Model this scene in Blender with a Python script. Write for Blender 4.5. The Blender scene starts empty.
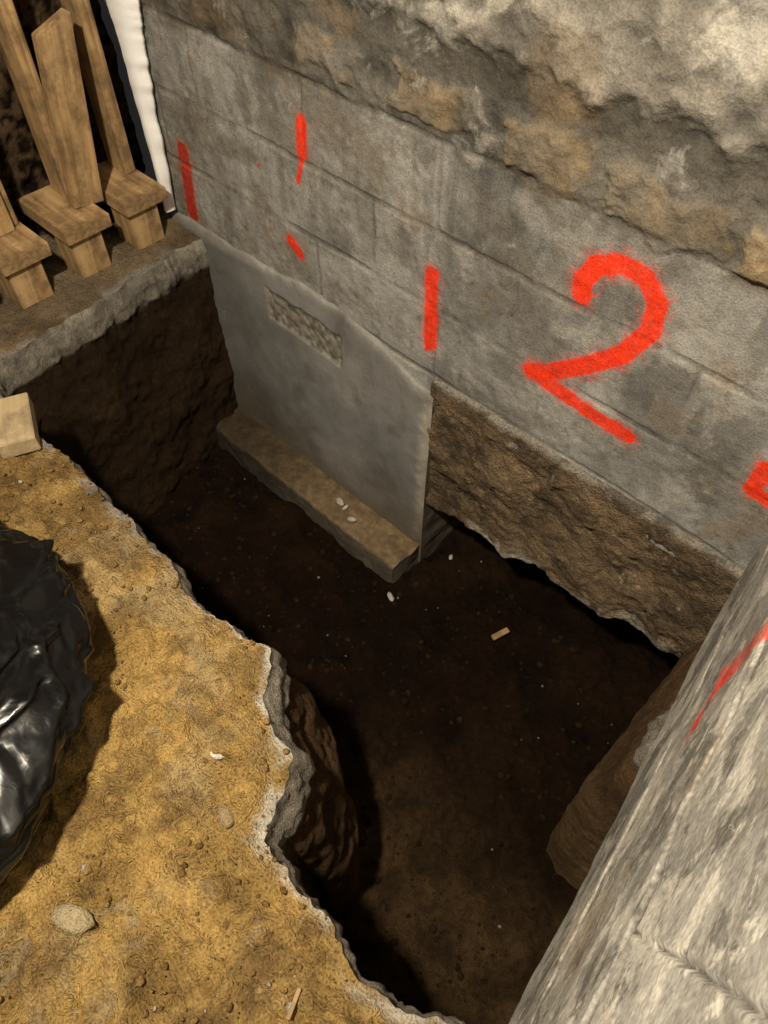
import bpy, bmesh, math, random
import numpy as np
from mathutils import Vector, Matrix
random.seed(3); rng=np.random.default_rng(3)
# ---------- camera (handheld, 1.31 m above the slab, pitched down 52.9 deg) ----------
F_PX=750.0; PITCH=math.radians(52.9); AZ=math.radians(46.4)
CAM=np.array([0,-1.1,1.31])
h=np.array([-math.cos(AZ),math.sin(AZ),0])
Fw=math.cos(PITCH)*h-np.array([0,0,math.sin(PITCH)])
Up=math.sin(PITCH)*h+np.array([0,0,math.cos(PITCH)])
Rt=np.cross(Fw,Up)
cam=bpy.data.cameras.new('camera'); co=bpy.data.objects.new('camera',cam)
bpy.context.scene.collection.objects.link(co)
cam.lens=F_PX/1024*36; cam.sensor_width=36; cam.clip_start=0.02
co.matrix_world=Matrix(((Rt[0],Up[0],-Fw[0],CAM[0]),(Rt[1],Up[1],-Fw[1],CAM[1]),(Rt[2],Up[2],-Fw[2],CAM[2]),(0,0,0,1)))
bpy.context.scene.camera=co
# ---------- noise ----------
def _h(ix,iy,iz,seed):
    n=(ix.astype(np.int64)*73856093)^(iy.astype(np.int64)*19349663)^(iz.astype(np.int64)*83492791)^(seed*2654435)
    n=n&0xffffffff; n=(n^(n>>16))*0x45d9f3b&0xffffffff; n=(n^(n>>16))*0x45d9f3b&0xffffffff; n=n^(n>>16)
    return (n&0xffffff)/float(0xffffff)
def vn(p,seed=0):
    i=np.floor(p); f=p-i; f=f*f*(3-2*f); i=i.astype(np.int64); r=0
    for a in (0,1):
        wx=f[:,0] if a else 1-f[:,0]
        for b in (0,1):
            wy=f[:,1] if b else 1-f[:,1]
            for c in (0,1):
                wz=f[:,2] if c else 1-f[:,2]
                r=r+wx*wy*wz*_h(i[:,0]+a,i[:,1]+b,i[:,2]+c,seed)
    return r
RM=np.array(Matrix.Rotation(0.7,3,(1,.6,.3)))
def fbm(p,s,o=4,seed=0):
    r=0;a=.5;t=0; q=p*s
    for k in range(o):
        r=r+a*vn(q+17.3*k,seed+k); t+=a; a*=.5; q=(q@RM.T)*2.03
    return r/t
def sm(a,b,x):
    t=np.clip((x-a)/(b-a),0,1); return t*t*(3-2*t)
def mix(c0,c1,t):
    return c0*(1-t[:,None])+np.asarray(c1)*t[:,None]
def segd(P,a,b):
    a=np.array(a,float);b=np.array(b,float);ab=b-a
    t=np.clip(((P-a)@ab)/max(ab@ab,1e-12),0,1)
    q=a+t[:,None]*ab
    return np.linalg.norm(P-q,axis=1),q
def poly_d(P,pts):
    d=np.full(len(P),9.0)
    for i in range(len(pts)-1): d=np.minimum(d,segd(P,pts[i],pts[i+1])[0])
    return d
# ---------- mesh / material helpers ----------
def mesh_obj(name,V,Fc,col=None,mat=None,smooth=True,parent=None,mask=None):
    me=bpy.data.meshes.new(name); V=np.asarray(V,np.float32); Fc=np.asarray(Fc,np.int32)
    k=Fc.shape[1]
    me.vertices.add(len(V)); me.vertices.foreach_set('co',V.ravel())
    me.loops.add(Fc.size); me.loops.foreach_set('vertex_index',Fc.ravel())
    me.polygons.add(len(Fc)); me.polygons.foreach_set('loop_start',np.arange(0,Fc.size,k,dtype=np.int32))
    me.polygons.foreach_set('loop_total',np.full(len(Fc),k,np.int32))
    me.update(calc_edges=True); me.validate()
    if col is not None:
        ca=me.color_attributes.new('Col','FLOAT_COLOR','POINT')
        c=np.ones((len(V),4),np.float32); c[:,:3]=np.clip(col,0,1)
        if mask is not None: c[:,3]=1-np.clip(mask,0,1)
        ca.data.foreach_set('color',c.ravel())
    if smooth: me.polygons.foreach_set('use_smooth',np.ones(len(Fc),bool))
    if mat: me.materials.append(mat)
    o=bpy.data.objects.new(name,me); bpy.context.scene.collection.objects.link(o)
    if parent: o.parent=parent
    return o
def gridfaces(nu,nv,closed=False):
    i=np.arange(nu if closed else nu-1)[:,None]; j=np.arange(nv-1)[None,:]
    i2=(i+1)%nu
    return np.stack([(i*nv+j),(i2*nv+j),(i2*nv+j+1),(i*nv+j+1)],-1).reshape(-1,4)
def vcmat(name,rough=.9,bs=80,bump=.5,dist=.004,var=.35,spec=.3,s2=350,nr=.65,det=8,grunge=()):
    m=bpy.data.materials.new(name); m.use_nodes=True; nt=m.node_tree; N=nt.nodes; L=nt.links
    b=N['Principled BSDF']; b.inputs['Roughness'].default_value=rough
    b.inputs['Specular IOR Level'].default_value=spec
    at=N.new('ShaderNodeAttribute'); at.attribute_name='Col'
    tc=N.new('ShaderNodeTexCoord')
    n1=N.new('ShaderNodeTexNoise'); n1.inputs['Scale'].default_value=bs; n1.inputs['Detail'].default_value=det; n1.inputs['Roughness'].default_value=nr
    n2=N.new('ShaderNodeTexNoise'); n2.inputs['Scale'].default_value=s2; n2.inputs['Detail'].default_value=3
    L.new(tc.outputs['Object'],n1.inputs['Vector']); L.new(tc.outputs['Object'],n2.inputs['Vector'])
    ad=N.new('ShaderNodeMath'); ad.operation='ADD'; L.new(n1.outputs['Fac'],ad.inputs[0]); L.new(n2.outputs['Fac'],ad.inputs[1])
    mr=N.new('ShaderNodeMapRange'); mr.inputs['From Min'].default_value=.7; mr.inputs['From Max'].default_value=1.3
    mr.inputs['To Min'].default_value=1-var; mr.inputs['To Max'].default_value=1+var
    L.new(ad.outputs[0],mr.inputs['Value'])
    cur=at.outputs['Color']
    for gi,(sc,lo,hi,colr,fac) in enumerate(grunge):
        mp=N.new('ShaderNodeMapping'); mp.inputs['Location'].default_value=(3.7*gi+1.3,7.1*gi,2.9*gi+5); L.new(tc.outputs['Object'],mp.inputs[0])
        g=N.new('ShaderNodeTexNoise'); g.inputs['Scale'].default_value=sc; g.inputs['Detail'].default_value=12; g.inputs['Roughness'].default_value=.68; g.inputs['Distortion'].default_value=.4
        L.new(mp.outputs[0],g.inputs['Vector'])
        q=N.new('ShaderNodeMapRange'); q.interpolation_type='SMOOTHSTEP'; q.inputs['From Min'].default_value=lo; q.inputs['From Max'].default_value=hi; q.inputs['To Min'].default_value=0; q.inputs['To Max'].default_value=fac
        L.new(g.outputs['Fac'],q.inputs['Value'])
        mu=N.new('ShaderNodeMath'); mu.operation='MULTIPLY'; L.new(q.outputs[0],mu.inputs[0]); L.new(at.outputs['Alpha'],mu.inputs[1])
        mx=N.new('ShaderNodeMix'); mx.data_type='RGBA'; L.new(mu.outputs[0],mx.inputs[0]); L.new(cur,mx.inputs[6]); mx.inputs[7].default_value=(*colr,1); cur=mx.outputs[2]
    vm=N.new('ShaderNodeVectorMath'); vm.operation='SCALE'; L.new(cur,vm.inputs[0]); L.new(mr.outputs[0],vm.inputs['Scale'])
    L.new(vm.outputs[0],b.inputs['Base Color'])
    bp=N.new('ShaderNodeBump'); bp.inputs['Strength'].default_value=bump; bp.inputs['Distance'].default_value=dist
    L.new(ad.outputs[0],bp.inputs['Height']); L.new(bp.outputs[0],b.inputs['Normal'])
    return m
M_block=vcmat('block_wall_paint',.92,30,.6,.003,.36,.3,260,.74,10,[(4,.50,.62,(.115,.102,.085),.55),(8,.55,.63,(.40,.385,.35),.45),(22,.58,.65,(.10,.09,.075),.5),(5,.56,.64,(.20,.14,.075),.42),(3,.54,.62,(.15,.135,.11),.4)])
M_conc=vcmat('rough_concrete',.9,60,.9,.008,.45)
M_foot=vcmat('footing_rubble',.9,40,1,.010,.5,.3,200,.7,10,[(9,.50,.58,(.05,.035,.022),.65),(14,.60,.65,(.38,.34,.27),.6)])
M_rwall=vcmat('weathered_concrete',.9,26,.4,.002,.4,.3,200,.72,12,[(7,.52,.60,(.13,.12,.10),.55),(8,.50,.58,(.56,.53,.46),.75),(13,.55,.61,(.065,.058,.048),.65),(6,.57,.65,(.30,.22,.13),.45),(18,.58,.63,(.6,.57,.5),.6)])
M_smooth=vcmat('smooth_parge',.8,18,.3,.0015,.22,.3,250,.7,9,[(5,.52,.64,(.12,.108,.09),.5),(30,.64,.68,(.4,.39,.36),.4)])
M_soil=vcmat('soil',.97,55,1,.014,.55,.1)
M_dirt=vcmat('ochre_dirt',.95,40,1,.012,.5,.1,240,.74,9,[(5,.52,.62,(.15,.088,.036),.55),(11,.58,.65,(.52,.37,.15),.5),(7,.58,.64,(.36,.31,.22),.4)])
RED=np.array([.84,.034,.003])
marks=[(.019,[(-1.301,.505),(-1.309,.435)]),(.007,[(-1.309,.42),(-1.331,.355)]),(.019,[(-1.383,.172),(-1.352,.150)]),
 (.026,[(-1.814,.26),(-1.828,.153),(-1.838,.06)]),(.0205,[(-.902,.308),(-.896,.112)]),(.006,[(-.896,.11),(-.905,.09)]),(.003,[(-1.485,.337),(-1.475,.342)]),
 (.0215,[(-.538,.438),(-.543,.468),(-.523,.508),(-.477,.534),(-.43,.530),(-.395,.495),(-.390,.436),(-.426,.360),(-.492,.292),(-.565,.229),(-.60,.208)]),
 (.021,[(-.612,.205),(-.505,.192)]),(.020,[(-.47,.186),(-.365,.182)]),(.0145,[(-.52,.19),(-.36,.181)]),(.018,[(-.107,.227),(-.105,.29)]),(.018,[(-.107,.227),(-.06,.225)])]
bricks=[(-1.211,.665,.060,.045),(-.930,.665,.09,.045),(-.661,.655,.095,.048),(-.437,.650,.085,.045),(-.22,.65,.07,.04)]
front=[(-1.609,-.785),(-1.418,-.788),(-1.291,-.787),(-1.187,-.776),(-1.068,-.779),(-.938,-.781),(-.839,-.805),(-.717,-.800),(-.624,-.785),(-.577,-.793),(-.546,-.838),(-.430,-.888),(-.392,-.933),(-.380,-.996),(-.339,-1.014),(-.284,-1.020),(-.216,-1.018),(-.136,-1.032),(-.048,-1.038)]
# ---------- back wall ----------
def axis(*segs):
    a=[]
    for (s,e,st) in segs: a+=list(np.arange(s,e,st))
    a.append(segs[-1][1]); return np.array(a)
xs=axis((-1.94,.15,.0028)); zs=axis((-.06,1.12,.0028),(1.12,2.4,.05))
X,Z=np.meshgrid(xs,zs,indexing='ij'); P2=np.stack([X.ravel(),Z.ravel()],1)
P3=np.stack([P2[:,0],P2[:,0]*0,P2[:,1]],1)
n_big=fbm(P3,3,5,1); n_mid=fbm(P3,12,5,5); n_fine=fbm(P3,60,3,9); n_w=fbm(P3,6,3,12)
zz=P2[:,1]+(n_w-.5)*.016; xx=P2[:,0]+(n_mid-.5)*.012
base=np.array([.275,.266,.245])*np.ones((len(P2),3)); base*= (.55+.9*n_big)[:,None]; base*=(.85+.3*n_mid)[:,None]
H=(n_mid-.5)*.006+(n_fine-.5)*.003
zl=[.025,.22,.41,.60]; joint=np.zeros(len(P2))
for z0 in zl: joint=np.maximum(joint,1-sm(.003,.011,abs(zz-z0)))
offs=[-.48,-.68,-.90]
for k in range(3):
    for m in range(-1,5):
        xj=offs[k]-.4*m
        joint=np.maximum(joint,(1-sm(.002,.009,abs(xx-xj)))*(zz>zl[k])*(zz<zl[k+1])*.9)
jm=joint*(.25+.75*sm(.38,.56,fbm(P3,7,3,31)))
H-=jm*.0035; base=mix(base,np.array([.125,.115,.10]),jm*.55)
jl=(1-sm(.006,.026,abs(zz-.41)))*sm(.45,.6,fbm(P3,9,5,32)); base=mix(base,np.array([.36,.345,.31]),jl*.4)
bid=np.floor((zz-.025)/.19); tone=_h(np.floor((xx+.48+ (bid%2)*.2)/.4).astype(np.int64),bid.astype(np.int64),(bid*0).astype(np.int64),5)
base*=(.86+.28*tone)[:,None]
up=sm(.595,.62,zz)
rough=fbm(P3,22,6,40); r2=fbm(P3,6,5,41)
H+=up*((rough-.5)*.022+(r2-.5)*.016+.003)
base=mix(base,np.array([.165,.15,.125])*1.0,up*.85); base*=(1+up*(rough-.5)*2.0)[:,None]; base*=(1+up*(r2-.5)*1.4)[:,None]
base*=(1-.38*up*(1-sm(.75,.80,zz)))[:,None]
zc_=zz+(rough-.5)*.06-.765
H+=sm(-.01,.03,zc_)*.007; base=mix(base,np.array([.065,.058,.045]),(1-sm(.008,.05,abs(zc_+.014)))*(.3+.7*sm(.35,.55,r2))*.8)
for k,(cx,cz,hw,hh) in enumerate(bricks):
    d=np.maximum(abs(P2[:,0]+(rough-.5)*.16-cx)/hw,abs(P2[:,1]+(n_mid-.5)*.08-cz)/hh)
    t=1-sm(.75,1.1,d); base=mix(base,np.array([.27,.20,.115])*(.4+1.2*rough)[:,None],t*(.3+.9*sm(.35,.6,n_mid))*.7); H+=t*.005
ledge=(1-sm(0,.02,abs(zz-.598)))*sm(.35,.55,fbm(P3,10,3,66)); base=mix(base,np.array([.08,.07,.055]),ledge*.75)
cream=sm(.57,.63,fbm(P3,10,6,60))*sm(.77,.83,zz)*sm(-1.5,-.7,P2[:,0]); base=mix(base,np.array([.50,.47,.40]),cream*.7)
stain=sm(.50,.66,fbm(P3,4,6,70)); base*=(1-.38*stain)[:,None]
rust=sm(.54,.68,fbm(P3,6,5,75))*sm(.3,.62,zz); base=mix(base,np.array([.21,.145,.08]),rust*.35)
drip=sm(.52,.66,fbm(P3*np.array([4,1,.5]),7,5,78))*sm(.1,.35,zz)*(1-up); base*=(1-.25*drip)[:,None]
eff=sm(.54,.68,fbm(P3,9,6,80))*(1-up); base=mix(base,np.array([.40,.39,.365]),eff*.42)
brn=sm(.5,.66,fbm(P3,7,5,84))*(1-sm(-1.6,-1.1,P2[:,0]))*(1-sm(.3,.5,zz)); base=mix(base,np.array([.17,.13,.09]),brn*.6)
base=mix(base,np.array([.42,.41,.37]),(1-sm(.0,.016,abs(zz-.012)))*sm(-.95,-.85,P2[:,0])*sm(.3,.55,n_mid)*.5)
spk=fbm(P3,170,2,90); pm=np.zeros(len(P2))
for wd,pts in marks:
    d=poly_d(P2,pts)+(n_fine-.5)*.004
    t=1-sm(wd*.74,wd*1.15,d); fz=(1-sm(wd,wd*2.1,d))*sm(.50,.62,spk)*.5
    tt=np.maximum(t*(.9+.1*sm(.3,.5,spk)),fz)*.98; pm=np.maximum(pm,tt)
    base=mix(base,RED*(1 if wd!=.026 else .5),tt)
V=P3.copy(); V[:,1]=-H
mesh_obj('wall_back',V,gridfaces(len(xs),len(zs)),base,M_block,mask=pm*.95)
# ---------- underpinning pier (flush underneath the block courses) ----------
pt=np.array([(-2,.03),(-1.9,.03),(-1.7,.03),(-1.58,.04),(-1.36,.06),(-1.2,.06),(-1.08,.03),(-.99,.0),(-.93,-.03),(-.87,-.035)]); xs=axis((-1.95,-.868,.005)) 
ztop=np.interp(xs,pt[:,0],pt[:,1])
K=170; prof=np.linspace(0,1,K)
Xg,Pg=np.meshgrid(xs,prof,indexing='ij'); zt=np.repeat(ztop[:,None],K,1); nzt=(fbm(np.stack([xs,xs*0,xs*0],1),14,5,3)-.5)*.04
Zg=(zt+nzt[:,None])*(1-Pg)+(-.84)*Pg
P3=np.stack([Xg.ravel(),0*Xg.ravel(),Zg.ravel()],1); n1=fbm(P3,5,5,21); n2=fbm(P3,25,4,22); dd=(zt.ravel()-P3[:,2])
ed=sm(-.905,-.878,P3[:,0]+(n2-.5)*.04)
Y=.002-.014*sm(-.03,.03,dd)-.008*sm(.05,.4,dd)-(n1-.5)*.003-(n2-.5)*.0012+ed*.006
ag=(1-sm(.0,.005,np.maximum(abs(P3[:,0]+1.355)-.150,abs(P3[:,2]+.085-(P3[:,0]+1.355)*-.03)-.050)+(n2-.5)*.016))
agn=fbm(P3,80,3,24)
Y+=ag*(.006+(agn-.5)*.012)
Y[Pg.ravel()==0]=.012
col=np.array([.235,.228,.215])*(.65+.7*n1)[:,None]; col*=(.85+.3*n2)[:,None]
lshade=(1-sm(-1.62,-1.40,P3[:,0]+(n1-.5)*.2)); col*=(1-.40*lshade)[:,None]  # shade on the left of the panel, painted into its colour
col=mix(col,np.array([.21,.19,.155])*(.1+1.7*agn)[:,None],ag*.95); col=mix(col,np.array([.36,.33,.27])*(.5+n2)[:,None],ed*.8)
col=mix(col,np.array([.25,.24,.22])*(.6+.8*n2)[:,None],(1-sm(.0,.05,dd+(n2-.5)*.05))*.8)
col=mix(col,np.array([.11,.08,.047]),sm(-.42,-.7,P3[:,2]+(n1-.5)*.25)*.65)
P3[:,1]=Y
n=len(P3); f=gridfaces(len(xs),K)
ysd=np.linspace(0,1,30); last=P3.reshape(len(xs),K,3)[-1]
S=np.repeat(last[None],30,0); S[:,:,1]=last[None,:,1]*(1-ysd[:,None])+.36*ysd[:,None]
Sf=S.reshape(-1,3); Sf[:,0]+=(fbm(Sf,20,4,33)-.5)*.012*np.repeat(sm(0,.1,ysd),K)
cs=np.array([.13,.105,.08])*(.6+.8*fbm(Sf,15,4,34))[:,None]
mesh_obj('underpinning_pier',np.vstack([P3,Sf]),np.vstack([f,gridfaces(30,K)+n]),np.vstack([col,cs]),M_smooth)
# ---------- ledge ----------
def loft_profile(name,xs,prof,disp,colf,mat,seed=0,step=.008):
    pr=[]
    for a,b in zip(prof[:-1],prof[1:]):
        a=np.array(a);b=np.array(b);m=max(2,int(np.linalg.norm(b-a)/step))
        for i in range(m): pr.append(a+(b-a)*i/m)
    pr.append(np.array(prof[-1])); pr=np.array(pr); k=len(pr)
    Xg=np.repeat(xs[:,None],k,1); V=np.stack([Xg,np.repeat(pr[None,:,0],len(xs),0),np.repeat(pr[None,:,1],len(xs),0)],-1).reshape(-1,3)
    col=colf(V); V=V+disp(V)
    return mesh_obj(name,V,gridfaces(len(xs),k),col,mat)
def dspl(a,s,seed):
    def f(V): return np.stack([(fbm(V,s,4,seed+i*7)-.5)*a for i in range(3)],1)
    return f
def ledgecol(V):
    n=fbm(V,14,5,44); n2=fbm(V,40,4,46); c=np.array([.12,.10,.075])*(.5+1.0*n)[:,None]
    top=sm(-.71,-.70,V[:,2]); c=mix(c,np.array([.20,.14,.075])*(.4+1.2*n2)[:,None],top*.9); return c*(.35+.8*sm(-1.7,-1.1,V[:,0]))[:,None]  # left end darkened in the colour, standing in for pit shade
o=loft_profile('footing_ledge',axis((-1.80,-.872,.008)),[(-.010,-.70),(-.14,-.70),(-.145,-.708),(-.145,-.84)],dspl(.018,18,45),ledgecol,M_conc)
ys=np.linspace(-.010,-.143,20); zsx=np.linspace(-.70,-.84,16); A,B=np.meshgrid(ys,zsx,indexing='ij')
V=np.stack([A*0-.873,A,B],-1).reshape(-1,3); c=ledgecol(V-np.array([0,0,.02])); V+=dspl(.018,18,45)(V)
mesh_obj('ledge_end',V,gridfaces(20,16),c,M_conc,parent=o)
# ---------- old footing ----------
fb=np.array([(-.9,-.49),(-.795,-.48),(-.456,-.432),(-.21,-.395),(-.02,-.385)])
def footcol(V):
    n=fbm(V,8,6,51); n2=fbm(V,40,4,52)
    c=np.array([.17,.118,.068])*(.35+1.3*n)[:,None]
    c=mix(c,np.array([.32,.30,.26]),sm(.0,.016,V[:,2]+(n2-.5)*.03)*.7)
    zb=np.interp(V[:,0],fb[:,0],fb[:,1])
    c=mix(c,np.array([.46,.42,.34]),(1-sm(.0,.05,V[:,2]-zb+(n2-.5)*.04))*sm(.46,.56,n)*.85)
    return c
xs=axis((-.872,.03,.005))
pr=[(.0,.025),(-.010,.018),(-.012,.0),(-.002,-1.0),(.04,-1.03),(.36,-1.0)]
def fdisp(V):
    D=np.stack([(fbm(V,11,6,55+i)-.5)*.055+(fbm(V,45,3,65+i)-.5)*.014 for i in range(3)],1)*(.2+.8*sm(.0,-.05,V[:,2]))[:,None]
    D[:,2]+=(fbm(V*np.array([1,0,0]),12,4,59)-.5)*.06*sm(-.25,-.36,V[:,2])
    return D
prl=[]
for a,b in zip(pr[:-1],pr[1:]):
    m=max(2,int(math.dist(a,b)/.009)); prl+=[(a[0]+(b[0]-a[0])*i/m,a[1]+(b[1]-a[1])*i/m) for i in range(m)]
prl.append(pr[-1]); prl=np.array(prl); k=len(prl)
zb=np.interp(xs,fb[:,0],fb[:,1])
Zc=np.where(prl[None,:,1]<0,prl[None,:,1]*(-zb[:,None]),prl[None,:,1]+0*zb[:,None])
V=np.stack([np.repeat(xs[:,None],k,1),np.repeat(prl[None,:,0],len(xs),0),Zc],-1).reshape(-1,3)
c=footcol(V); V=V+fdisp(V)
mesh_obj('foundation_footing',V,gridfaces(len(xs),k),c,M_foot)
# ---------- pit polygon ----------
poly=[(-1.80,.36),(-1.80,.0),(-1.79,-.2),(-1.76,-.45),(-1.74,-.70),(-1.70,-.78)]+front+[(.054,-.97),(.16,-.93),(.16,-.47),(.03,-.42),(.02,.36),(-.86,.36)]
bat= [.0,.02,.03,.03,.03,.02]+[.02]*8+[.07,.09,.11,.11,.10,.07,.03,.01,.0,.0,.0]+[.0,.0,.0,.075,.07,.0]
D=[];B=[]
for i in range(len(poly)):
    a=np.array(poly[i]);b=np.array(poly[(i+1)%len(poly)]); L=np.linalg.norm(b-a); m=max(1,int(L/.006))
    for q in range(m): D.append(a+(b-a)*q/m); B.append(bat[i]+(bat[(i+1)%len(poly)]-bat[i])*q/m)
D=np.array(D);B=np.array(B)
nx=np.roll(D,-1,0)-np.roll(D,1,0); nx/=np.linalg.norm(nx,axis=1)[:,None]; area=.5*np.sum(D[:,0]*np.roll(D[:,1],-1)-np.roll(D[:,0],-1)*D[:,1])
Nn=np.stack([-nx[:,1],nx[:,0]],1)*(1 if area>0 else -1)
D3=np.c_[D,np.zeros(len(D))]
jit=(fbm(D3,18,4,77)-.5)*.05+(fbm(D3,70,2,78)-.5)*.010
for _ in range(16): Nn=(Nn+np.roll(Nn,1,0)+np.roll(Nn,-1,0))/3
Nn/=np.linalg.norm(Nn,axis=1)[:,None]
D0=D.copy(); D=D+Nn*jit[:,None]
dep=np.r_[np.linspace(0,.1,18),np.linspace(.111,.9,80)]
V=[]
for d in dep:
    off=jit*(1-.85*float(sm(.08,.16,np.array([d]))[0]))-.008*sm(.08,.10,np.array([d]))+.010*sm(0,.05,np.array([d]))+B*sm(-.12,.42,np.array([d]))-B*sm(-.12,.42,np.array([0.]))
    V.append(np.c_[D0+Nn*off[:,None],np.full(len(D),-d)])
V=np.stack(V,1); k=len(dep); Vf=V.reshape(-1,3); dpt=-Vf[:,2].copy(); NN=np.repeat(Nn[:,None],k,1).reshape(-1,2)
na=fbm(Vf,8,6,81); nb=fbm(Vf,35,4,85); rm=1-.55*sm(-.2,-.1,Vf[:,0])*sm(-.6,-.5,Vf[:,1])
Vf[:,:2]+=NN*(((na-.5)*.055*sm(.03,.25,dpt)+(nb-.5)*.022*sm(0,.03,dpt))*rm)[:,None]
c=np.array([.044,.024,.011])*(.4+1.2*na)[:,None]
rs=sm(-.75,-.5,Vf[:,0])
c=c*(1+2.0*rs)[:,None]*np.array([1,1.1,1.2])  # soil paler to the right; dark left side is shade painted in
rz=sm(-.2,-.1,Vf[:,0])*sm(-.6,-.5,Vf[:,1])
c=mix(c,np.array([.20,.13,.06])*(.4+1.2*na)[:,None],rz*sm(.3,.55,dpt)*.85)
con=1-sm(.085,.10,dpt+(nb-.5)*.03)
c=mix(c,np.array([.34,.31,.26])*(.5+nb)[:,None],con*.8); c=mix(c,np.array([.62,.58,.48]),con*(1-sm(0,.05,dpt))*sm(.42,.56,na)*.75)
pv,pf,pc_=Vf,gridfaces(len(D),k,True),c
# ---------- pit bottom ----------
xs=axis((-1.95,.2,.007)); ys=axis((-1.12,.40,.007)); X,Y=np.meshgrid(xs,ys,indexing='ij'); P=np.stack([X.ravel(),Y.ravel(),0*X.ravel()],1)
def pitH(P):
    a=fbm(P,4,4,91);b=fbm(P,16,5,92);c0=fbm(P,50,3,93)
    return -.80+(a-.5)*.11+(b-.5)*.07+(c0-.5)*.03,a,b,c0
P[:,2],a,b,c0=pitH(P)
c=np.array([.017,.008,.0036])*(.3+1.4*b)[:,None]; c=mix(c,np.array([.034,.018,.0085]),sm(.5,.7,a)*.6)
c=mix(c,np.array([.085,.052,.024])*(.2+1.6*b)[:,None],sm(-.40,-.74,P[:,1]+(a-.5)*.3)*sm(-.75,-.35,P[:,0])*.85)  # lit front-right floor painted paler; shaded rest kept dark in colour
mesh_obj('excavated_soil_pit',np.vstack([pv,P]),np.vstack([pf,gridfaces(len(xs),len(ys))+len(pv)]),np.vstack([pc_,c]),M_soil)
def pitz(x,y): return float(pitH(np.array([[x,y,0.]]))[0][0])
# ---------- floor slab ----------
def inside(P,poly):
    r=np.zeros(len(P),bool); n=len(poly)
    for i in range(n):
        x1,y1=poly[i];x2,y2=poly[(i+1)%n]
        if y1==y2: continue
        cnd=((y1>P[:,1])!=(y2>P[:,1]))&(P[:,0]<(x2-x1)*(P[:,1]-y1)/(y2-y1)+x1); r^=cnd
    return r
st=.0045
xs=axis((-2.9,-2.1,.05),(-2.1,.20,st)); ys=axis((-2.6,-1.6,.05),(-1.6,.03,st)); X,Y=np.meshgrid(xs,ys,indexing='ij'); P=np.stack([X.ravel(),Y.ravel()],1)
pc=np.vstack([D,D[:1]])
d0=poly_d(P,[tuple(p) for p in poly]+[poly[0]]); near=d0<.09
bd=d0.copy(); Pn=P[near]; dn=np.full(len(Pn),9.);qn=Pn.copy()
for i in range(len(D)):
    m=(abs(Pn[:,0]-pc[i,0])<.05)&(abs(Pn[:,1]-pc[i,1])<.05)
    if not m.any(): continue
    idx=np.where(m)[0]; dd,q=segd(Pn[idx],pc[i],pc[i+1]); w=dd<dn[idx]; dn[idx[w]]=dd[w]; qn[idx[w]]=q[w]
bd[near]=np.minimum(dn,.09)
ins=inside(P,D)
snap=np.zeros(len(P),bool); si=np.where(near)[0]; s=dn<st*.72; snap[si[s]]=True
Pq=P.copy(); Pq[si[s]]=qn[s]
F=gridfaces(len(xs),len(ys)); cen=Pq[F].mean(1); bad=(ins&~snap)[F].any(1)|inside(cen,D)|(cen[:,1]>.02)
F=F[~bad]
P3=np.c_[Pq,np.zeros(len(Pq))]; bd[snap]=0
a=fbm(P3,3.5,5,101);b=fbm(P3,12,6,102);c0=fbm(P3,55,4,103)
left=1-sm(-1.80,-1.70,P3[:,0])*1.0
dirt=sm(.30,.5,a)*(1-.7*left)
cl=sm(.54,.72,fbm(P3,28,3,107))
P3[:,2]=sm(0,.05,bd)*(dirt*((b-.35)*.06+(c0-.5)*.022)+cl*.013*(1-left))+(c0-.5)*.004*sm(0,.01,bd)
c=np.array([.43,.275,.092])*(.45+1.1*b)[:,None]; c=mix(c,np.array([.175,.105,.045])*(.5+b)[:,None],sm(.44,.62,fbm(P3,4.5,6,104))*.75)
c=mix(c,np.array([.46,.37,.22]),sm(.52,.64,fbm(P3,5,6,105))*.5)
c=mix(c,np.array([.58,.39,.14]),sm(.52,.7,fbm(P3,16,5,106))*.45)
c=mix(c,np.array([.13,.08,.038]),sm(.57,.66,fbm(P3,20,5,108))*.45)
c=mix(c,np.array([.17,.13,.088])*(.4+1.2*b)[:,None],left*.88)
rimw=.012+.020*sm(-.5,-.38,P3[:,0])*(.4+1.2*a)
rm_=(1-sm(.3,1,(bd+(b-.5)*.05)/rimw))*sm(.40,.5,b*.5+a*.5)*sm(-1.2,-.6,P3[:,0])*.95
c=mix(c,np.array([.60,.56,.47])*(.7+.6*c0)[:,None],rm_)
c=mix(c,np.array([.33,.33,.33]),(1-sm(.0,.03,bd+(c0-.5)*.03))*sm(.4,.5,b)*(1-sm(-1.1,-.8,P3[:,0]))*.7)
mesh_obj('floor',P3,F,c,M_dirt,mask=np.maximum(left*.8,rm_))
# ---------- right wall ----------
C0=np.array([-.04,0]); dr=np.array([.135,-.991]); dr/=np.linalg.norm(dr); nr=np.array([dr[1],-dr[0]])
if nr[0]>0: nr=-nr
ss=axis((-.02,1.15,.0025),(1.15,2.4,.05)); zz=axis((0,1.05,.0025),(1.05,2.4,.05)); un=np.linspace(.3,.01,20)
k=len(zz)+len(un)
zc=np.r_[un*0,zz]; oc=np.r_[un,zz*0]
S,Zc=np.meshgrid(ss,zc,indexing='ij'); O=np.repeat(oc[None],len(ss),0)
S=S.ravel();Zc=Zc.ravel();O=O.ravel()
Q=np.stack([S,O,Zc],1); a=fbm(Q,4,5,111);b=fbm(Q,9,4,112);c0=fbm(Q,30,4,113)
bot=(fbm(np.c_[S,S*0,S*0],10,5,115)-.5)*.05
jw=(b-.5)*.02+(c0-.5)*.012
jz=lambda z0,w:(1-sm(w*.5,w,abs(Zc-z0+jw)))
j=jz(.65,.014)*.9
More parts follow.
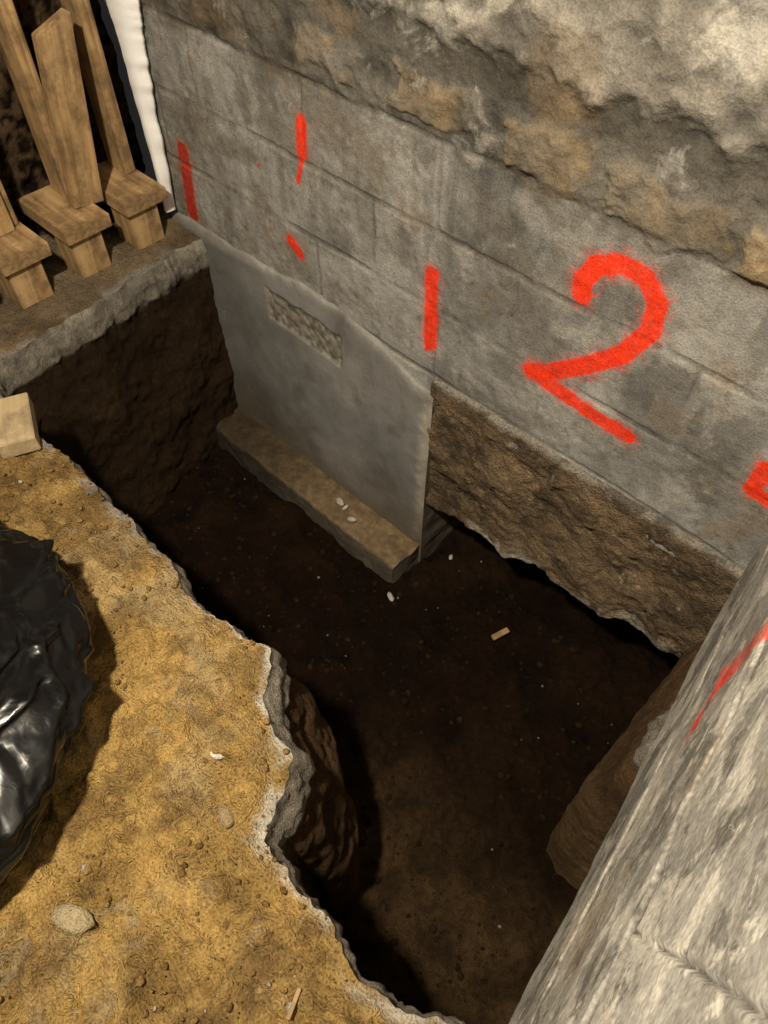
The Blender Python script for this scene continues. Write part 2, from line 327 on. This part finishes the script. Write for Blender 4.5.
j=np.maximum(j,(1-sm(.001,.003,abs(S-.908-.27*(Zc-.65)+(c0-.5)*.010)))*(Zc>.64)*sm(.3,.5,c0+.1)*.9); j=np.maximum(j,.8*jz(.46,.014)*sm(.35,.5,a)); j=np.maximum(j,.8*jz(.25,.012)*sm(.4,.5,a))
hgt=(b-.5)*.006+(c0-.5)*.003-j*.005+.008*sm(.45,.47,Zc+jw)*sm(.05,.2,S)
xy=C0+S[:,None]*dr+nr*(hgt-O)[:,None]
V=np.c_[xy,Zc+bot*(1-sm(0,.06,Zc))]
c=np.array([.29,.278,.25])*(.6+.8*a)[:,None]; c*=(.7+.6*b)[:,None]; c*=(.8+.4*c0)[:,None]
bandc=sm(.05,.12,Zc)*(1-sm(.16,.24,Zc+jw*2)); c*=(1-.30*bandc)[:,None]
c=mix(c,np.array([.44,.42,.38]),(1-sm(.02,.08,Zc+(b-.5)*.08))*.6)
c=mix(c,np.array([.05,.044,.036]),j*.8)
dm=segd(np.stack([S,Zc],1),(.575,.40),(.57,.72))[0]+(c0-.5)*.014
dm2=segd(np.stack([S,Zc],1),(.53,.44),(.56,.52))[0]+(c0-.5)*.02
rt=np.maximum(np.maximum((1-sm(.012,.022,dm))*sm(.25,.45,b),(1-sm(.004,.014,dm2))*.7),(1-sm(.01,.05,dm))*sm(.35,.7,c0)*.6)*.9
c=mix(c,RED*.85,rt)
mesh_obj('wall_right',V,gridfaces(len(ss),k),c,M_rwall,mask=np.maximum(rt*.7,j*.9))
# ---------- wood ----------
def woodmat(name,c1,c2):
    m=bpy.data.materials.new(name); m.use_nodes=True; nt=m.node_tree; N=nt.nodes; L=nt.links; b=N['Principled BSDF']; b.inputs['Roughness'].default_value=.75
    tc=N.new('ShaderNodeTexCoord'); mp=N.new('ShaderNodeMapping'); mp.inputs['Scale'].default_value=(40,40,3)
    n=N.new('ShaderNodeTexNoise'); n.inputs['Scale'].default_value=1; n.inputs['Detail'].default_value=6; n.inputs['Distortion'].default_value=1.2
    r=N.new('ShaderNodeValToRGB'); r.color_ramp.elements[0].position=.3; r.color_ramp.elements[1].position=.7
    r.color_ramp.elements[0].color=(*c1,1); r.color_ramp.elements[1].color=(*c2,1)
    L.new(tc.outputs['Object'],mp.inputs[0]); L.new(mp.outputs[0],n.inputs['Vector']); L.new(n.outputs['Fac'],r.inputs[0])
    n2=N.new('ShaderNodeTexNoise'); n2.inputs['Scale'].default_value=12; n2.inputs['Detail'].default_value=8; n2.inputs['Roughness'].default_value=.7; L.new(tc.outputs['Object'],n2.inputs['Vector'])
    mr=N.new('ShaderNodeMapRange'); mr.inputs['From Min'].default_value=.36; mr.inputs['From Max'].default_value=.56; mr.inputs['To Min'].default_value=.45; mr.inputs['To Max'].default_value=1; L.new(n2.outputs['Fac'],mr.inputs['Value'])
    vm=N.new('ShaderNodeVectorMath'); vm.operation='SCALE'; L.new(r.outputs[0],vm.inputs[0]); L.new(mr.outputs[0],vm.inputs['Scale']); L.new(vm.outputs[0],b.inputs['Base Color'])
    bp=N.new('ShaderNodeBump'); bp.inputs['Distance'].default_value=.002; bp.inputs['Strength'].default_value=.5; L.new(n.outputs['Fac'],bp.inputs['Height']); L.new(bp.outputs[0],b.inputs['Normal'])
    return m
M_wood=woodmat('pine_wood',(.27,.155,.065),(.58,.39,.19)); M_wood2=woodmat('pale_wood',(.42,.31,.17),(.56,.44,.27))
def board(name,loc,dims,parent=None,rot=(0,0,0),cut=0,mat=None):
    bm=bmesh.new(); bmesh.ops.create_cube(bm,size=1)
    for v in bm.verts:
        v.co.x*=dims[0];v.co.y*=dims[1];v.co.z*=dims[2]
        if cut and v.co.z>0 and v.co.y<0: v.co.z-=cut
    bmesh.ops.bevel(bm,geom=bm.edges[:],offset=min(.002,min(dims)*.2),segments=2,affect='EDGES')
    me=bpy.data.meshes.new(name); bm.to_mesh(me); bm.free(); me.materials.append(mat or M_wood)
    o=bpy.data.objects.new(name,me); bpy.context.scene.collection.objects.link(o); o.location=loc; o.rotation_euler=rot
    if parent: o.parent=parent
    return o
em=bpy.data.objects.new('stud_framing',None); bpy.context.scene.collection.objects.link(em)
R90=(0,math.pi/2,0)
for i,yc in enumerate((-.125,-.315,-.505,-.70)):
    board(f'plate_{i}',(-1.985,yc,.140),(.038,.140,.25),parent=em,rot=R90)
    board(f'leg_{i}',(-1.925,yc-.01,.062),(.10,.095,.118),parent=em)
    board(f'stud_{i}',(-2.035,yc+.045,1.09),(.09,.034,1.86),parent=em)
board('short_stud_0',(-1.955,-.225,.385),(.04,.09,.46),parent=em,cut=.045,rot=(-.14,0,0))
board('short_stud_1',(-1.99,-.49,.76),(.04,.05,1.2),parent=em,cut=.03)
ys=axis((-1.0,.05,.008)); zs=axis((0,1.3,.008),(1.3,2.4,.05)); Y,Zg=np.meshgrid(ys,zs,indexing='ij'); P=np.stack([0*Y.ravel()-2.15,Y.ravel(),Zg.ravel()],1)
a=fbm(P,25,4,121); P[:,0]+=(a-.5)*.07; c=np.array([.06,.038,.022])*(.2+1.8*sm(.4,.6,fbm(P,50,3,122)))[:,None]
mesh_obj('wall_left',P,gridfaces(len(ys),len(zs)),c,M_soil)
zs=np.linspace(.05,1.2,160); q=np.c_[zs*0,zs*0,zs]; wl=np.interp(zs,[.05,.2,.35,.6,1.2],[.006,.016,.028,.062,.09])*(.65+.7*fbm(q,22,5,131)); cx=-1.915+(fbm(q,5,3,132)-.5)*.02
V=[]
for i,z in enumerate(zs):
    w=wl[i]
    for (dx,dy) in ((-w,-.03),(-w*.4,-.045),(w*.4,-.04),(w,-.02),(w,-.012),(-w,-.012)): V.append((cx[i]+dx,dy,z))
Mw=vcmat('white_foam',.6,40,.3,.003,.03)
mesh_obj('insulation_foam_strip',V,np.array([[i*6+j,i*6+(j+1)%6,(i+1)*6+(j+1)%6,(i+1)*6+j] for i in range(159) for j in range(6)]),np.ones((len(V),3))*.97,Mw)
# ---------- trash bag ----------
bm=bmesh.new(); bmesh.ops.create_icosphere(bm,subdivisions=7,radius=1); bm.verts.ensure_lookup_table()
U=np.array([v.co[:] for v in bm.verts]); Fc=np.array([[v.index for v in f.verts] for f in bm.faces]); bm.free()
r=1+(fbm(U,1.2,1,141)-.5)*.22
wv=np.stack([fbm(U,2.4,3,143+i)-.5 for i in range(3)],1)
rg=np.random.default_rng(21)
for i in range(12):
    kd=rg.normal(size=3); kd/=np.linalg.norm(kd); fq=.9+.35*i
    tri=abs(((((U+wv*.3)@kd)*fq+rg.random()*6)%1)*2-1)
    r+=(.055/fq**.8)*(tri-.5)*(.3+.7*sm(.35,.65,vn(U*1.8+i*5.7,170+i)))
for i in range(190):   # sharp, finite crease lines in the film
    c0=rg.normal(size=3); c0[2]=abs(c0[2]); c0/=np.linalg.norm(c0); t=rg.normal(size=3)+np.array([.0,1.2,0]); t-=t@c0*c0; t/=np.linalg.norm(t); nn_=np.cross(c0,t)
    u=(U-c0)@t+wv[:,0]*.15; v=(U-c0)@nn_+wv[:,1]*.30+.25*u*u*rg.normal(); fr=(U@c0)>0
    big=rg.random()<.25
    Lh=(.30 if big else .12)+.28*rg.random(); w=(.040 if big else .022)+.02*rg.random(); sg=1 if rg.random()<.6 else -1
    r+=sg*(.034 if big else .019)*np.maximum(0,1-abs(v)/w)*np.clip(1-(u/Lh)**2,0,1)*fr
pk=np.array([.12,1,.40]);pk/=np.linalg.norm(pk); r+=.10*np.exp(-((1-U@pk)/.012))
V=U*r[:,None]*np.array([.42,.45,.19])+np.array([-1.01,-1.40,.12]); V[:,2]=np.maximum(V[:,2],.012)
m=bpy.data.materials.new('black_plastic'); m.use_nodes=True; b=m.node_tree.nodes['Principled BSDF']; b.inputs['Base Color'].default_value=(.003,.003,.0035,1); b.inputs['Roughness'].default_value=.24
N=m.node_tree.nodes;L=m.node_tree.links; tc=N.new('ShaderNodeTexCoord')
nn=N.new('ShaderNodeTexNoise'); nn.inputs['Scale'].default_value=30; nn.inputs['Detail'].default_value=2; nn.inputs['Distortion'].default_value=1.0
L.new(tc.outputs['Object'],nn.inputs['Vector'])
bp=N.new('ShaderNodeBump'); bp.inputs['Distance'].default_value=.0025; bp.inputs['Strength'].default_value=.4
L.new(nn.outputs['Fac'],bp.inputs['Height']);L.new(bp.outputs[0],b.inputs['Normal'])
mesh_obj('trash_bag',V,Fc,None,m)
board('wood_offcut',(-1.47,-.81,.030),(.085,.042,.16),rot=(math.pi/2,0,1.15),mat=M_wood2)
# ---------- crumbs ----------
bm=bmesh.new(); bmesh.ops.create_icosphere(bm,subdivisions=2,radius=1); IV=np.array([v.co[:] for v in bm.verts]); IF=np.array([[v.index for v in f.verts] for f in bm.faces]); bm.free()
def rocks(name,pts,sizes,cols,mat,flat=None):
    Vs=[];Fs=[];Cs=[]
    for i,(p,s,cc) in enumerate(zip(pts,sizes,cols)):
        q=IV*(.75+.5*vn(IV*1.7+i*3.1,i%97))[:,None]*s*(np.array([1,.6+.5*rng.random(),.5+.3*rng.random()]) if flat is None else np.array(flat))
        an=rng.random()*6.28; R=np.array([[math.cos(an),-math.sin(an),0],[math.sin(an),math.cos(an),0],[0,0,1]])
        Vs.append(q@R.T+p); Fs.append(IF+len(IV)*i); Cs.append(np.repeat([cc],len(IV),0))
    return mesh_obj(name,np.vstack(Vs),np.vstack(Fs),np.vstack(Cs),mat,smooth=False,mask=np.ones(len(IV)*len(Vs)))
n=4200; q=np.c_[rng.uniform(-1.75,.05,n),rng.uniform(-1.6,-.76,n)]; q=q[~inside(q,D)]; q=q[((q[:,0]+1.0)**2+(q[:,1]+1.40)**2)>.42**2]
sz=.0015+.006*rng.random(len(q))**4; cc=np.where(rng.random((len(q),1))<.03,[[.7,.66,.58]],[[.34,.21,.08]])*(.6+.6*rng.random((len(q),1)))
rocks('soil_crumbs',np.c_[q,np.full(len(q),.006)],sz,cc,M_dirt)
n=2400; q=np.c_[rng.uniform(-1.75,.05,n),rng.uniform(-1.0,.1,n)]; q=q[inside(q,D)&((q[:,1]<-.16)|(q[:,0]>-.85))]
w=rng.random(len(q))<.018
sz=np.where(w,.0025,.0015)+np.where(w,.003,.010)*rng.random(len(q))**4; cc=np.where(w[:,None],[[.42,.38,.33]],[[.042,.024,.011]])*(.6+.6*rng.random((len(q),1)))
rocks('pit_crumbs',np.array([[x,y,pitz(x,y)] for x,y in q]),sz,cc,M_soil)
rocks('concrete_chip',[(-.522,-.974,.014),(-.483,-1.288,.012),(-.43,-1.03,.01)],[.014,.036,.022],[(.75,.7,.6),(.42,.34,.2),(.36,.26,.14)],M_conc,(1,.6,.25))
rocks('pit_debris_chip',[(-1.18,-.075,-.69),(-1.15,-.08,-.69),(-1.10,-.10,-.69),(-.852,-.175,pitz(-.852,-.175)+.01),(-.79,.05,pitz(-.79,.05)+.01)],[.020,.014,.017,.018,.012],[(.6,.56,.5)]*5,M_conc,(1,.55,.35))
board('wood_shim',(-.50,-.05,pitz(-.5,-.05)+.018),(.018,.008,.06),rot=(math.pi/2,0,-.3),mat=M_wood)
board('wood_splinter',(-.154,-1.127,.02),(.006,.004,.04),rot=(math.pi/2,0,.4),mat=M_wood)
# ---------- light ----------
def lamp(name,loc,tgt,size,e,col):
    l=bpy.data.lights.new(name,'AREA'); l.size=size; l.energy=e; l.color=col; l.shape='DISK'
    o=bpy.data.objects.new(name,l); bpy.context.scene.collection.objects.link(o); o.location=loc
    o.rotation_euler=(Vector(tgt)-Vector(loc)).to_track_quat('-Z','Y').to_euler()
lamp('work_light',(-.45,-1.36,2.05),(-.70,-.55,0),.12,74,(1,.87,.68))
w=bpy.data.worlds.new('world'); bpy.context.scene.world=w; w.use_nodes=True; w.node_tree.nodes['Background'].inputs[0].default_value=(.9,.87,.85,1); w.node_tree.nodes['Background'].inputs[1].default_value=.018
bpy.context.scene.view_settings.view_transform='Standard'
